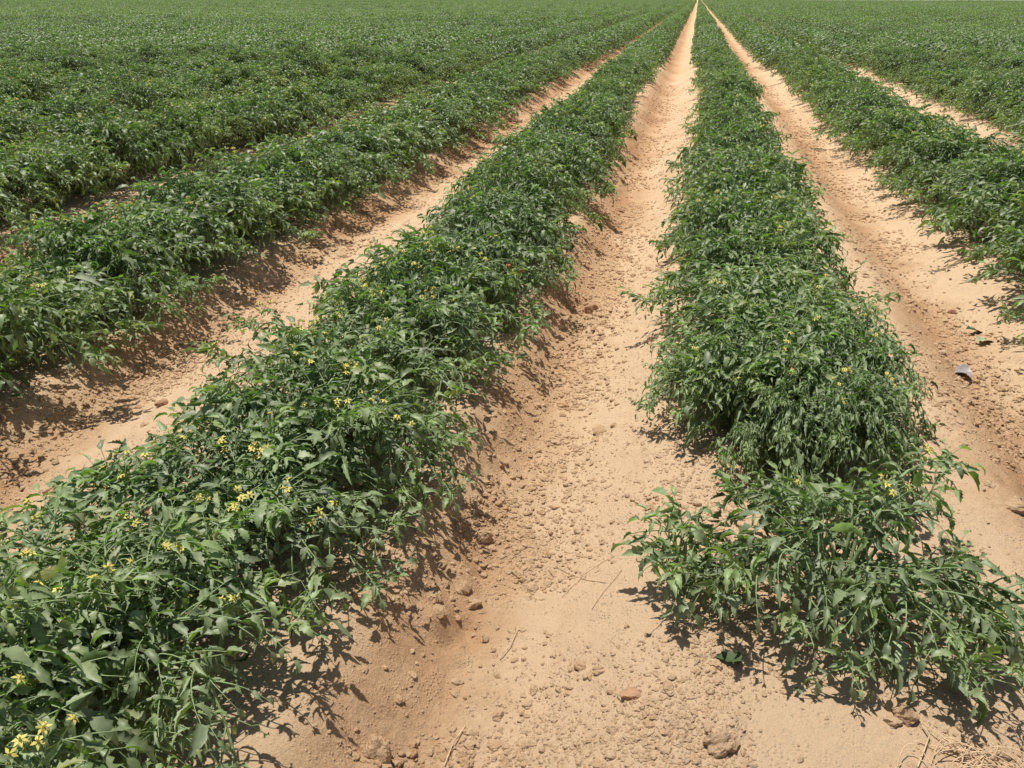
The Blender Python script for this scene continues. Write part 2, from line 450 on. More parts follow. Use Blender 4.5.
def make_plant(seed, hw=.5, hl=.36, ht=.42, shoots=26, long_shoots=(), leaf_mat=None, sparse=1.0):
    """Mesh data of one sprawling tomato plant: foliage, stems and places of its flower clusters."""
    global rng
    keep = rng; rng = np.random.default_rng(1000 + seed)
    bases, dirs, lens, young, bd, tips = [], [], [], [], [], []
    spaths = []
    specs = []
    for i in range(shoots):
        az = 2 * math.pi * (i * .618 + .12 * rng.random())
        cls = rng.random()
        specs.append((az, cls, 1.0, None))
    for ls in long_shoots: specs.append((ls[0], .99, ls[1], ls[2]))
    for az, cls, stretch, zz in specs:
        ca, sa = math.cos(az), math.sin(az)
        rr = 1 / math.sqrt((ca / hw) ** 2 + (sa / hl) ** 2)
        if zz is not None: reach = stretch; zt = zz; ztip = zz * .75
        elif cls < .33: reach = rr * (.15 + .4 * rng.random()); zt = ht * (.82 + .25 * rng.random()); ztip = zt
        elif cls < .66: reach = rr * (.5 + .38 * rng.random()); zt = ht * (.72 + .25 * rng.random()); ztip = zt * (.5 + .35 * rng.random())
        else: reach = rr * (.74 + .24 * rng.random()); zt = ht * (.42 + .36 * rng.random()); ztip = .02 + .06 * rng.random()
        t = np.linspace(0, 1, 14)
        hor = reach * (t ** .85)
        z = zt * np.sin(np.clip(t / .62, 0, 1) * math.pi / 2) ** .9
        z = z + (ztip - zt) * smooth(.6, 1.0, t)
        z = z + .02 * np.sin(t * 9 + rng.random() * 6) * t
        tipup = .03 * smooth(.85, 1, t)
        wob = .07 * np.sin(t * (3 + 3 * rng.random()) + rng.random() * 6) * t * reach * 2
        P = np.stack([hor * ca - wob * sa, hor * sa + wob * ca, z + tipup + .01], -1)
        P[:, :2] += rng.standard_normal(2) * .015
        ln = np.linalg.norm(np.diff(P, axis=0), axis=1).sum()
        spaths.append((P, np.linspace(.0075 if zz is not None else .006, .002, 14)))
        npos = max(4, int(ln / .032 * sparse * (.8 if zz is not None else 1)))
        for k in range(npos):
            tp = .14 + .86 * (k + .5 * rng.random()) / npos
            if zz is not None and tp < .3 and rng.random() < .5: continue
            f = min(tp * 13, 12.999); i = int(f); b = P[i] + (P[i + 1] - P[i]) * (f - i)
            T = P[i + 1] - P[i]; T /= np.linalg.norm(T) + 1e-9
            phi = k * 2.4 + rng.random()
            a1 = np.cross(T, [0, 0, 1.]); a1 /= np.linalg.norm(a1) + 1e-6; a2 = np.cross(a1, T)
            out = np.array([ca, sa, 0]) * .35
            d = T * .45 + a1 * math.cos(phi) * .95 + a2 * abs(math.sin(phi)) * .7 + out + np.array([0, 0, .12])
            if cls >= .66 and tp > .45 and zz is None: d[2] -= .2
            if b[2] < .07: d[2] = max(d[2], .1)
            yg = smooth(.72, 1.0, tp) * (.4 + .6 * (b[2] / ht))
            bases.append(b); dirs.append(d); young.append(float(yg))
            lens.append((.085 + .065 * rng.random()) * (1 - .5 * float(smooth(.8, 1, tp))))
            bd.append(.4 + 1.2 * rng.random())
        for q in range(4):                                   # small new leaves at the tip
            d = np.array([rng.standard_normal() * .6 + ca * .3, rng.standard_normal() * .6 + sa * .3, .75])
            bases.append(P[-1]); dirs.append(d); young.append(.75 + .35 * rng.random()); lens.append(.04 + .04 * rng.random()); bd.append(.6)
        tips.append(P[-2] + np.array([0, 0, .006]))
        if rng.random() < .6: tips.append(P[9] + np.array([0, 0, .03]))
    arr, lp = compound_leaves(bases, dirs, lens, young, bd)
    V, Qd, uv, ti = leaflets(*arr)
    # lower leaves are darker and older
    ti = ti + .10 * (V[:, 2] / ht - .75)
    V[:, 2] = np.where(V[:, 2] < .008, .008 + .004 * rng.random(len(V)), V[:, 2])
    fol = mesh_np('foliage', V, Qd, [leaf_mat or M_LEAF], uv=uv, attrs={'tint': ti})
    sV, sQ = tubes([(p, r) for p, r in spaths] , 5)
    lV, lQ = tubes([(p, r) for p, r in lp], 3)
    stem = mesh_np('stem', np.concatenate([sV, lV]), np.concatenate([sQ, lQ + len(sV)]), [M_STEM])
    rng = keep
    tips.sort(key=lambda p: -p[2] - .15 * math.hypot(p[0], p[1]))
    return fol, stem, tips

VARS = []
for s in range(10):
    VARS.append(make_plant(s, hw=.50 + .02 * (s % 3), hl=.34 + .03 * (s % 2), ht=.275 + .025 * (s % 4), shoots=34 + s % 4))
FIRST = make_plant(77, hw=.36, hl=.30, ht=.25, shoots=21, sparse=.95,
                   long_shoots=((R(-16), .56, .13), (R(-26), .50, .12), (R(-8), .52, .16), (R(188), .38, .10), (R(-62), .32, .10), (R(55), .42, .28), (R(-40), .38, .08)))
BIGL = make_plant(88, hw=.52, hl=.42, ht=.29, shoots=26, sparse=.85,
                  long_shoots=((R(150), .62, .27), (R(120), .6, .29), (R(170), .6, .2), (R(-30), .55, .12)))
SPRIG = make_plant(99, hw=.13, hl=.11, ht=.13, shoots=6)

# ------------------------------------------------------------------ where the plants stand
ROWSHIFT = {-1: .19, -2: .30, -3: .22, -4: .12, 0: -.03, 1: -.20, 2: -.08}
def row_x(r, y=0): return ROW0 + r * S + ROWSHIFT.get(r, 0) * (1 - (.45 * float(smooth(7, 16, y)) if r < 0 else 0))
def row_name(r):
    return {0: 'row right of the central furrow', -1: 'row left of the central furrow', 1: 'second row right of central furrow',
            -2: 'second row left of central furrow'}.get(r)

def half_width(r):
    return {0: .485, -1: .525, 1: .54, -2: .65, 2: .60, -3: .57}.get(r, .65)

spots = []                                     # row, x, y, width scale, variant or mesh
prg = random.Random(21)
for r in range(-14, 13):
    y0 = {0: 2.02, 1: 2.0}.get(r, .55)
    y = y0 + prg.random() * .1
    while y < 26:
        # width of the canopy swells and narrows along the row
        sw = 1 + .28 * float(vnoise(y * .8, r * 7.3, 41)) + .22 * float(vnoise(y * 2.2, r * 3.1, 42))
        if r == 0: sw *= 1.0 + .20 * math.exp(-((y - 3.0) / .4) ** 2) + .22 * math.exp(-((y - 4.7) / .45) ** 2) - .05 * (y > 6)
        off = -.06 * max(0, 2.1 - y) if r == -1 else -.07 * (math.exp(-((y - 3.0) / .4) ** 2) + math.exp(-((y - 4.7) / .45) ** 2)) if r == 0 else 0
        off += .10 * float(vnoise(y * .23, r * 5.7, 45))
        xr = row_x(r, y)
        if y > 9 and -2 <= r <= 0: sw *= .94
        if not (y > 5 and prg.random() < .03): spots.append([r, xr + off + prg.uniform(-.05, .05), y, half_width(r) / .5 * sw * .97, None])
        y += prg.uniform(.36, .46)
# nearest plants of the row right of the furrow follow the photograph
NEAR0 = [(835, 603, .92, FIRST)]
spots = [s for s in spots if not (s[0] == 0 and s[2] < 2.02)]
fx0, fy0 = at(835, 612, BED)
first_spot = [0, fx0, fy0, 1.0, FIRST]
spots = [s for s in spots if not (s[0] == 0 and s[2] < fy0 + .52)]
spots.append(first_spot)
for px_, py_, w_ in ((722, 418, .62), (708, 280, .62), (838, 412, .56), (835, 468, .50), (775, 452, .42)):
    ex_, ey_ = at(px_, py_, BED); spots.append([0, ex_, ey_, w_, None])
# the near end of the left row is looser
for s in spots:
    if s[0] == -1 and s[2] < 2.3: s[4] = BIGL if int(s[2] * 10) % 2 else None
sx, sy = at(672, 592, BED)
spots.append([0, sx, sy, 1.0, SPRIG])

def visible(x, y, z=.35, m=0):
    best = False
    for dx in (-.4, 0, .4):
        for zz in (.15, .5):
            p = project(x + dx, y, zz)
            if p and -m < p[0] < W + m and -m < p[1] < H + m: best = True
    return best

cand = []
for s in spots:
    vis = visible(s[1], s[2]); near = visible(s[1], s[2], m=150)
    if vis or (near and s[2] < 6): cand.append((0 if vis else 0, s[2] * math.cos(YAW) - s[1] * math.sin(YAW), s))
cand.sort(key=lambda c: c[1])
things = [c[2] for c in cand[:305]]
limit = cand[min(305, len(cand)) - 1][1]
used = set(id(s) for s in things)
print('individual plants', len(things), 'out to', limit)

# ordinals along each row, counted from the near end that the photo shows
ORD = ['nearest', 'second', 'third', 'fourth', 'fifth', 'sixth', 'seventh', 'eighth', 'ninth', 'tenth', 'eleventh', 'twelfth']
count = {}
vrg = random.Random(4)
protos = {}
rip = at(512, 268, BED)

def plant_label(r, k, y, inview):
    rn = row_name(r)
    if rn and inview and k < 12:
        ex = {0: ['low sprawling tomato plant by itself in front, stems reaching right, at the near end of the row right of the central furrow'],
              -1: ['loose flowering tomato plant at the bottom left corner, nearest in the row left of the central furrow']}
        if k == 0 and r in (0,): return 'low sprawling tomato plant at the near end of the row right of central furrow'
        if k == 0 and r == -1: return 'loose flowering tomato plant nearest the camera in row left of the central furrow'
        return f'{ORD[k]} bushy tomato plant from near end of the {rn}'
    if rn: return f'dense green tomato plant far up the {rn}'
    side = 'right' if r > 0 else 'left'
    num = {2: 'third', 3: 'fourth', 4: 'fifth', 5: 'sixth', 6: 'seventh', 7: 'eighth', 8: 'ninth', 9: 'tenth', 10: 'eleventh', 11: 'twelfth', 12: 'thirteenth', 13: 'fourteenth'}.get(abs(r) if r > 0 else abs(r) - 1, 'outer')
    return f'bushy green tomato plant in the {num} crop row {side} of central furrow'

things.sort(key=lambda s: (s[0], s[2]))
for s in things:
    r, x, y, ws, data = s
    if data is SPRIG:
        label = 'small separate tomato sprig on bare soil just left of the nearest right plant'
        k = 99
    else:
        inview = visible(x, y)
        k = count.get(r, 0)
        if inview: count[r] = k + 1
        label = plant_label(r, k, y, inview) if inview else f'green tomato plant at the picture edge beside the nearest plants of its row'
        if not inview:
            label = plant_label(r, 99, y, True) if not row_name(r) else f'green tomato plant at the frame edge in {row_name(r)}'
    fol, stem, tips = data or VARS[vrg.randrange(len(VARS))]
    e = bpy.data.objects.new('tomato_plant', None); C.objects.link(e)
    e.empty_display_size = .1
    zb = float(ground_z(x, y)) - .005
    e.location = (x, y, zb)
    rz = 0 if (data is FIRST or data is SPRIG) else vrg.choice([0, math.pi]) + vrg.uniform(-.25, .25)
    if data is BIGL: rz = vrg.uniform(-.2, .2)
    e.rotation_euler = (vrg.uniform(-.05, .05), vrg.uniform(-.05, .05), rz)
    zs = vrg.uniform(.82, 1.15)
    if r <= -2 or r >= 1: zs *= 1.12 if r < -2 else 1.05
    if data is FIRST: zs = 1
    if r == 0 and data is None and y < 3.4: zs = vrg.uniform(.66, .9)
    e.scale = (ws, vrg.uniform(.95, 1.12) if not data else 1, zs)
    rn = row_name(r)
    side = 'right' if r > 0 else 'left'
    tag(e, label, 'tomato plant', f'tomato plants of the {rn}' if rn else f'tomato plants of the further rows on the {side}')
    link('foliage', fol, e); link('stem', stem, e)
    if y < 9:
        nf = 2 + vrg.randrange(3)
        if r == -1 and y < 3.4: nf = 14
        if data is FIRST: nf = 4
        if data is SPRIG: nf = 0
        pool = tips[:max(nf * 2, 4)]
        vrg.shuffle(pool)
        for p in pool[:nf]:
            link('flower_cluster', FLOWERS[vrg.randrange(5)], e, loc=p, rot=(vrg.uniform(-.5, .5), vrg.uniform(-.5, .5), vrg.uniform(0, 6)), scale=(.95,) * 3)
    s.append(e)

# ------------------------------------------------------------------ the rest of the crop: one mass
def hidden_source(name, me_list):
    """A source mesh for the mass planting, joined in data only."""
    Vs, Qs, uvs, ts, ms = [], [], [], [], []; b = 0
    for me, M, mi in me_list:
        v = np.empty(len(me.vertices) * 3, np.float32); me.vertices.foreach_get('co', v); v = v.reshape(-1, 3)
        v = v @ np.array(M.to_3x3()).T + np.array(M.translation)
        q = np.empty(len(me.loops), np.int32); me.loops.foreach_get('vertex_index', q); q = q.reshape(-1, 4)
        t = np.full(len(v), .4, np.float32)
        if 'tint' in me.attributes: me.attributes['tint'].data.foreach_get('value', t)
        uvv = np.zeros((len(v), 2), np.float32) + .3
        if me.uv_layers:
            uu = np.empty(len(me.loops) * 2, np.float32); me.uv_layers[0].data.foreach_get('uv', uu)
            uvv[q.ravel()] = uu.reshape(-1, 2)
        Vs.append(v); Qs.append(q + b); uvs.append(uvv); ts.append(t); b += len(v)
    return np.concatenate(Vs), np.concatenate(Qs), np.concatenate(uvs), np.concatenate(ts)

def simple_plant(seed, nl, hw, hl, ht, size):
    """Crown of a distant plant: leaflets spread over and under a lumpy canopy surface."""
    g = np.random.default_rng(seed)
    a = g.random(nl) * 2 * math.pi; rr = np.sqrt(g.random(nl))
    x = np.cos(a) * rr * hw; y = np.sin(a) * rr * hl
    top = ht * np.sqrt(np.clip(1 - rr ** 2.6, 0, 1)) * (.86 + .3 * g.random(nl)) * (1 + .25 * fbm(x, y, 5, 2, seed))
    z = np.maximum(top * (.45 + .55 * np.sqrt(g.random(nl))), .03)
    O = np.stack([x, y, z], -1)
    D = np.stack([np.cos(a) + g.standard_normal(nl) * .8, np.sin(a) + g.standard_normal(nl) * .8, g.standard_normal(nl) * .35 - .1], -1)
    N = np.stack([g.standard_normal(nl) * .55, g.standard_normal(nl) * .55, np.ones(nl)], -1)
    ti = np.clip(.36 + .14 * g.standard_normal(nl) + .25 * (z > ht * .85) * g.random(nl), 0, .95)
    return leaflets(O, D, N, size * (.7 + .6 * g.random(nl)), .5 + .15 * g.random(nl), R(15) + R(30) * g.random(nl),
                    .3 + g.random(nl), g.standard_normal(nl) * .5, ti, U=np.array([0, .3, .65, 1.0]), Wd=np.array([.1, 1.0, .75, 0]))

lim_things = set(id(s) for s in things)
protos = [simple_plant(500 + i, 760, .52, .37, .38, .065) for i in range(7)] \
    + [simple_plant(600 + i, 520, .56, .62, .41, .09) for i in range(5)] \
    + [simple_plant(700 + i, 1500, .66, 2.2, .44, .13) for i in range(5)]
RANGE = {'mid': (0, 7), 'far': (7, 12), 'end': (12, 17)}
mrg = np.random.default_rng(8)
pts = []
def emit(bucket, x, y, z, sx_, sy_, sz_, rot):
    lo_i, hi_i = RANGE[bucket]
    pts.append((x, y, z, sx_, sy_, sz_, rot, int(mrg.integers(lo_i, hi_i))))
for s in spots:
    if id(s) in lim_things: continue
    if not visible(s[1], s[2], m=420) and s[2] < 4: continue
    r, x, y, ws, d = s[:5]
    if y < .9: continue
    emit('mid', x, y, float(ground_z(x, y, False)), ws * 1.0, 1.05, mrg.uniform(.86, 1.1), mrg.choice([0, math.pi]) + mrg.uniform(-.2, .2))
def xrange_at(y, m=.16):
    # lateral span of the photograph at distance y with a margin
    t = math.tan(math.atan(512 / F_PX)) * 1.0 / math.cos(PITCH) * 1.02 + m
    return -y * math.tan(YAW + math.atan(t)), y * math.tan(max(-.2, math.atan(t) - YAW))
y = 26.0
while y < FIELD_END:
    if y < 40: step, b = .42, 'mid'
    elif y < 85: step, b = .85, 'far'
    else: step, b = 3.6, 'end'
    x0, x1 = xrange_at(y)
    x1 = max(x1, 4)
    r0 = int(math.floor((x0 - ROW0) / S)); r1 = int(math.ceil((x1 - ROW0) / S))
    for r in range(r0, r1 + 1):
        hwv = half_width(r)
        ref = .52 if b == 'mid' else (.56 if b == 'far' else .66)
        yy = y + mrg.uniform(-.12, .12) * (1 if b != 'end' else 8)
        sw = 1 + .2 * float(vnoise(yy * .8, r * 7.3, 41))
        if b == 'end' and abs(r) > 1: hwv = .70
        if -2 <= r <= 0: sw *= .94
        if b != 'end' and mrg.random() < .03: continue
        hg = 1 + .35 * float(vnoise(yy * .05, r * .12, 47)) + .2 * float(vnoise(yy * .3, r * .7, 48))
        emit(b, row_x(r, yy) + mrg.uniform(-.05, .05), yy, BED * .8, hwv / ref * sw, 1.05, hg * mrg.uniform(.85, 1.12), mrg.choice([0, math.pi]) + (mrg.uniform(-.15, .15) if b != 'end' else mrg.uniform(-.02, .02)))
    y += step
pts = np.array(pts)
print('mass plants', len(pts))
me = bpy.data.meshes.new('far_tomato_rows'); me.vertices.add(len(pts))
me.vertices.foreach_set('co', pts[:, :3].astype(np.float32).ravel())
for nme, typ, arr in (('scl', 'FLOAT_VECTOR', pts[:, 3:6]), ('rotz', 'FLOAT', pts[:, 6]), ('which', 'INT', pts[:, 7])):
    a_ = me.attributes.new(nme, typ, 'POINT')
    a_.data.foreach_set('vector' if typ == 'FLOAT_VECTOR' else 'value', arr.astype(np.int32 if typ == 'INT' else np.float32).ravel())
mass = link('far_tomato_rows', me)
tag(mass, 'mass of distant tomato rows running together towards the horizon', 'crop', kind='stuff')
ng = bpy.data.node_groups.new('crop rows', 'GeometryNodeTree')
ng.interface.new_socket('Geometry', in_out='INPUT', socket_type='NodeSocketGeometry')
ng.interface.new_socket('Geometry', in_out='OUTPUT', socket_type='NodeSocketGeometry')
gi = ng.nodes.new('NodeGroupInput'); go = ng.nodes.new('NodeGroupOutput')
jn = ng.nodes.new('GeometryNodeJoinGeometry')
for i in range(len(protos) - 1, -1, -1):
    V, Qd, uv, ti = protos[i]
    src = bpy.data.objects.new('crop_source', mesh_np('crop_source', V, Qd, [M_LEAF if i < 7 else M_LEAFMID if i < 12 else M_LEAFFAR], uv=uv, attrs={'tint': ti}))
    oi = ng.nodes.new('GeometryNodeObjectInfo'); oi.inputs['Object'].default_value = src; oi.inputs['As Instance'].default_value = True
    ng.links.new(oi.outputs['Geometry'], jn.inputs[0])
def attr(name, typ):
    n_ = ng.nodes.new('GeometryNodeInputNamedAttribute'); n_.data_type = typ; n_.inputs[0].default_value = name; return n_.outputs[0]
ip = ng.nodes.new('GeometryNodeInstanceOnPoints')
ng.links.new(gi.outputs[0], ip.inputs['Points']); ng.links.new(jn.outputs[0], ip.inputs['Instance'])
ip.inputs['Pick Instance'].default_value = True
ng.links.new(attr('which', 'INT'), ip.inputs['Instance Index'])
cx = ng.nodes.new('ShaderNodeCombineXYZ'); ng.links.new(attr('rotz', 'FLOAT'), cx.inputs[2])
e2 = ng.nodes.new('FunctionNodeEulerToRotation'); ng.links.new(cx.outputs[0], e2.inputs[0])
ng.links.new(e2.outputs[0], ip.inputs['Rotation'])
ng.links.new(attr('scl', 'FLOAT_VECTOR'), ip.inputs['Scale'])
ng.links.new(ip.outputs[0], go.inputs[0])
mod = mass.modifiers.new('rows', 'NODES'); mod.node_group = ng

# ------------------------------------------------------------------ stones, clods and crumbs
def ico(sub):
    import bmesh
    bm = bmesh.new(); bmesh.ops.create_icosphere(bm, subdivisions=sub, radius=1)
    v = np.array([p.co[:] for p in bm.verts]); f = np.array([[q.index for q in p.verts] for p in bm.faces]); bm.free()
    return v, f
I1, F1 = ico(1); I2, F2 = ico(2); I3, F3 = ico(4)

def lump(seed, base=I3, faces=F3, rough=.38):
    g = np.random.default_rng(seed)
    v = base.copy()
    d = np.zeros(len(v))
    for k in range(12):                                     # planar chips give it facets
        n_ = g.standard_normal(3); n_ /= np.linalg.norm(n_)
        h = .62 + .3 * g.random()
        over = np.clip(v @ n_ - h, 0, None)
        v = v - over[:, None] * n_ * .85
    q = v * 2.3 + g.random(3) * 9
    d = fbm(q[:, 0] + q[:, 2] * .7, q[:, 1] - q[:, 2] * .6, 1.0, 4, seed)
    v = v * (1 + rough * d)[:, None]
    return v

# loose crumbs: nobody could count them
N = 480000
g = np.random.default_rng(3)
yy = 1.0 + (g.random(N) ** 2.3) * 15.0
lo = -1.0 * yy - 1.2; hi = .62 * yy + 1.2
xx = lo + (hi - lo) * g.random(N)
u_ = (xx - FX) / S; dd = (u_ - np.round(u_)) * S
dens = .16 + 1.0 * np.exp(-(dd / .17) ** 2) + .65 * np.exp(-((dd - .52) / .13) ** 2) + .55 * np.exp(-((dd + .36) / .10) ** 2)
dens = dens * np.clip(.16 + 2.3 * (fbm(xx, yy, 2.6, 3, 61) + .28), .05, 2)
keep = g.random(N) < dens / 1.3
xx, yy = xx[keep], yy[keep]; n = len(xx)
size = (.0013 + .0018 * g.exponential(1.0, n)) * (1 + .45 * np.exp(-((dd[keep] + .08) / .2) ** 2)) * (.75 + .15 * np.minimum(yy, 11)); size = np.clip(size, .0011, .013)
red_ = np.exp(-((dd[keep] + .12) / .2) ** 2)
zz = ground_z(xx, yy)
shapes = [lump(40 + i, I2 if i < 3 else I1, F2, .5) for i in range(8)]
Vs, Qs, Ts = [], [], []; b = 0
kind_ = np.where(size > .0055, g.integers(0, 3, n), 3 + g.integers(0, 5, n))
for k in range(8):
    ii = np.nonzero(kind_ == k)[0]; m = len(ii)
    if not m: continue
    v = shapes[k]; f = F2 if k < 3 else F1
    a = g.random(m) * 6.28; c = np.cos(a)[:, None]; s_ = np.sin(a)[:, None]
    st = size[ii, None] * np.stack([1 + .4 * g.random(m), .8 + .3 * g.random(m), .55 + .3 * g.random(m)], -1)
    w = v[None] * st[:, None, :]
    Vs.append(np.stack([w[..., 0] * c - w[..., 1] * s_ + xx[ii, None], w[..., 0] * s_ + w[..., 1] * c + yy[ii, None], w[..., 2] + (zz[ii] + st[:, 2] * .25)[:, None]], -1).reshape(-1, 3))
    Qs.append((f[None] + (np.arange(m) * len(v))[:, None, None] + b).reshape(-1, 3)); b += m * len(v)
    Ts.append(np.repeat(np.clip(.35 + .7 * g.random(m) - .45 * red_[ii], 0, 1), len(v)))
print('crumbs', n, sum(len(q) for q in Qs))
me = mesh_np('soil_crumbs', np.concatenate(Vs), np.concatenate(Qs), [M_CLOD], attrs={'tint': np.concatenate(Ts)}, smooth_=False)
tag(link('soil_crumbs', me), 'loose dry soil crumbs scattered over the beds and furrows', 'soil crumbs', kind='stuff')

LUMPS = []
for i in range(8):
    v = lump(200 + i); t = np.full(len(v), .35 + .5 * ((i * 37 % 10) / 10))
    LUMPS.append(mesh_np('clod', v, F3, [M_CLOD], attrs={'tint': t}, smooth_=False))
STONES = []
for i in range(3):
    v = lump(300 + i, rough=.22); STONES.append(mesh_np('stone', v, F3, [M_STONE]))

srg = random.Random(9)
def put_lump(kind, px, py, wpx, label, group, hk=.65, z=BED * .6, rot=None):
    x, y = at(px, py, z)
    for _ in range(3):
        zg = float(ground_z(x, y)); x, y = at(px, py, zg)
    D = (np.array([x, y, zg - CAM_Z]) @ fwd)
    r = wpx * D / F_PX / 2
    me = STONES[srg.randrange(3)] if kind == 'stone' else LUMPS[srg.randrange(8)]
    o = link('stone' if kind == 'stone' else 'soil_clod', me, loc=(x, y, zg + r * hk * .22),
             rot=(srg.uniform(-.2, .2), srg.uniform(-.2, .2), srg.uniform(0, 6) if rot is None else rot), scale=(r, r * .8, r * hk))
    tag(o, label, 'stone' if kind == 'stone' else 'soil clod', group)
    return o

put_lump('stone', 591, 311, 17, 'round reddish brown stone lying in the central furrow', 'stones in the furrows', .8)
put_lump('stone', 631, 695, 22, 'smooth flat brown stone on the bed left of the nearest right plant', 'stones in the furrows', .5, rot=.3)
put_lump('stone', 620, 211, 8, 'small dark stone in the far part of the central furrow', 'stones in the furrows')
put_lump('stone', 952, 313, 10, 'small dark stone on the right furrow left of the right row', 'stones in the furrows', .8)
put_lump('stone', 162, 405, 14, 'rounded brown stone in the left furrow in front of leafy shadow', 'stones in the furrows', .7)
NAMED = [(722, 745, 34, 'largest pale soil clod with dark shaded side at the bottom centre right', .8),
         (378, 756, 36, 'pale upright soil clod at the bottom edge right of the left row', 1.1),
         (906, 716, 26, 'brown soil clod in shadow under the nearest right plant', .8),
         (893, 722, 18, 'smaller brown clod touching the clod under nearest right plant', .7),
         (655, 511, 10, 'small pale clod at the left edge of the bed near the nearest right plant', .7),
         (1015, 507, 26, 'pale broad clod cut by the right picture edge', .6),
         (434, 598, 20, 'pale clod on the crumbling bank edge of the central furrow', .7),
         (440, 613, 18, 'lower pale clod on the crumbling bank edge of the central furrow', .7),
         (463, 590, 20, 'reddish clod above the hollow on the crumbling bank', .8),
         (472, 604, 18, 'reddish clod right of the hollow on the crumbling bank', .8),
         (484, 538, 20, 'reddish clod on the bank farther up than the crumbling hollow', .7),
         (532, 589, 15, 'rounded clod in the bottom of the central furrow beside dry twigs', .8),
         (526, 580, 13, 'small clod just behind the rounded clod by the dry twigs', .6),
         (600, 671, 14, 'dark edged clod on the right bank above the flat brown stone', .7),
         (582, 667, 15, 'pale clod left of the flat brown stone on the right bank', .7),
         (499, 716, 15, 'pale clod low in the near end of the central furrow', .7),
         (613, 729, 14, 'half buried pale clod at the bottom edge of right bank', .7),
         (413, 676, 12, 'small clod on the bed right of the nearest left row shadow', .7),
         (400, 700, 12, 'small clod on left bed above the pale upright clod', .7),
         (640, 560, 10, 'small clod at the foot of the separate sprig', .6),
         (556, 443, 11, 'small clod in the middle part of the central furrow', .6),
         (600, 432, 18, 'crumbly clod on the right bank beside the middle right plants', .5),
         (652, 340, 13, 'pale clod at left edge of the row above the middle right plants', .6),
         (943, 352, 8, 'small dark clod in right furrow above the grey scrap', .7),
         (966, 402, 12, 'small clod in right furrow below the grey scrap', .7),
         (1000, 388, 14, 'pale clod in right furrow right of the grey scrap', .6),
         (990, 485, 13, 'brown clod in right furrow level with the bed gap', .6),
         (52, 492, 16, 'dark crumbly clod in the left furrow above the left row', .6),
         (145, 427, 10, 'small clod in left furrow below the rounded brown stone', .7),
         (170, 438, 12, 'small red brown clod in left furrow beside the left row', .7)]
for px, py, w_, lab, hk in NAMED:
    put_lump('clod', px, py, w_, lab, 'soil clods on the bare ground', hk)
# smaller unremarkable clods that nothing tells apart
spots_c = []
for i in range(150):
    y_ = 1.25 + 3.8 * srg.random() ** 1.4
    x_ = srg.choice([FX, FX, FX, FX + S, FX + S, FX - S]) + srg.gauss(0, .2)
    p = project(x_, y_, .1)
    if not p or not (5 < p[0] < 1019 and 150 < p[1] < 763): continue
    put_lump('clod', p[0], p[1], srg.uniform(4, 9) * (1.0 if y_ < 2.5 else .7), 'small plain crumb of dry soil lying loose along the furrows', 'small loose soil clods along the furrows', srg.uniform(.55, .8))

# ------------------------------------------------------------------ small things on the soil
def single_leaf(name, px, py, length, heading, mat, label, cat, lift=.012, curl=.5, fold=.3, z=None, tilt=0):
    if z is None:
        x, y = at(px, py, BED * .8)
        for _ in range(3): z0 = float(ground_z(x, y)); x, y = at(px, py, z0)
    else:
        x, y = at(px, py, z); z0 = z
    D = np.array([[math.cos(heading), math.sin(heading), tilt]])
    V, Qd, uv, ti = leaflets(np.array([[0, 0, lift]]) - D * length / 2, D, np.array([[0, 0, 1.]]), np.array([length]), np.array([.5]), np.array([fold]), np.array([curl]), np.array([.25]), np.array([.4]))
    o = link(name, mesh_np(name, V, Qd, [mat], uv=uv, attrs={'tint': ti}), loc=(x, y, z0))
    tag(o, label, cat); return o
single_leaf('fallen_leaf', 637, 299, .075, R(25), M_DULL, 'dark green fallen leaf lying alone on the right bank of the central furrow', 'leaf', .02)
single_leaf('fallen_leaf', 976, 333, .11, R(10), M_DULL, 'dark olive fallen leaf at the foot of the right row', 'leaf', .025, .7)
single_leaf('fallen_leaf', 986, 341, .13, R(28), M_PALE, 'pale yellow green fallen leaf beside the darker one at right', 'leaf', .015)
single_leaf('fallen_leaf', 184, 347, .08, R(-10), M_SILVER, 'pale grey leaf lying on the soil of the left furrow', 'leaf', .012)
single_leaf('fallen_leaf', 726, 660, .075, R(165), M_DULL, 'flat green leaf on soil under the left side of nearest right plant', 'leaf', .015)

def scrap():
    x, y = at(965, 376, BED * .5)
    z = float(ground_z(x, y)); x, y = at(965, 376, z); z = float(ground_z(x, y))
    n = 6; V = []; F = []
    g = np.random.default_rng(5)
    for i in range(n):
        for j in range(4):
            u = i / (n - 1); v = j / 3
            V.append((.09 * (u - .5) + .01 * math.sin(v * 5), .07 * (v - .5) * (1 - .5 * abs(u - .4)) + .02 * u, .012 + .016 * math.sin(u * 7 + v * 2) * (1 if j else .3) + .004 * g.random()))
    for i in range(n - 1):
        for j in range(3):
            a = i * 4 + j; F.append((a, a + 4, a + 5, a + 1))
    o = link('plastic_scrap', mesh_np('plastic_scrap', V, F, [M_PLASTIC]), loc=(x, y, z), rot=(0, 0, R(60)))
    tag(o, 'crumpled bluish grey scrap lying in the right furrow', 'scrap')
scrap()

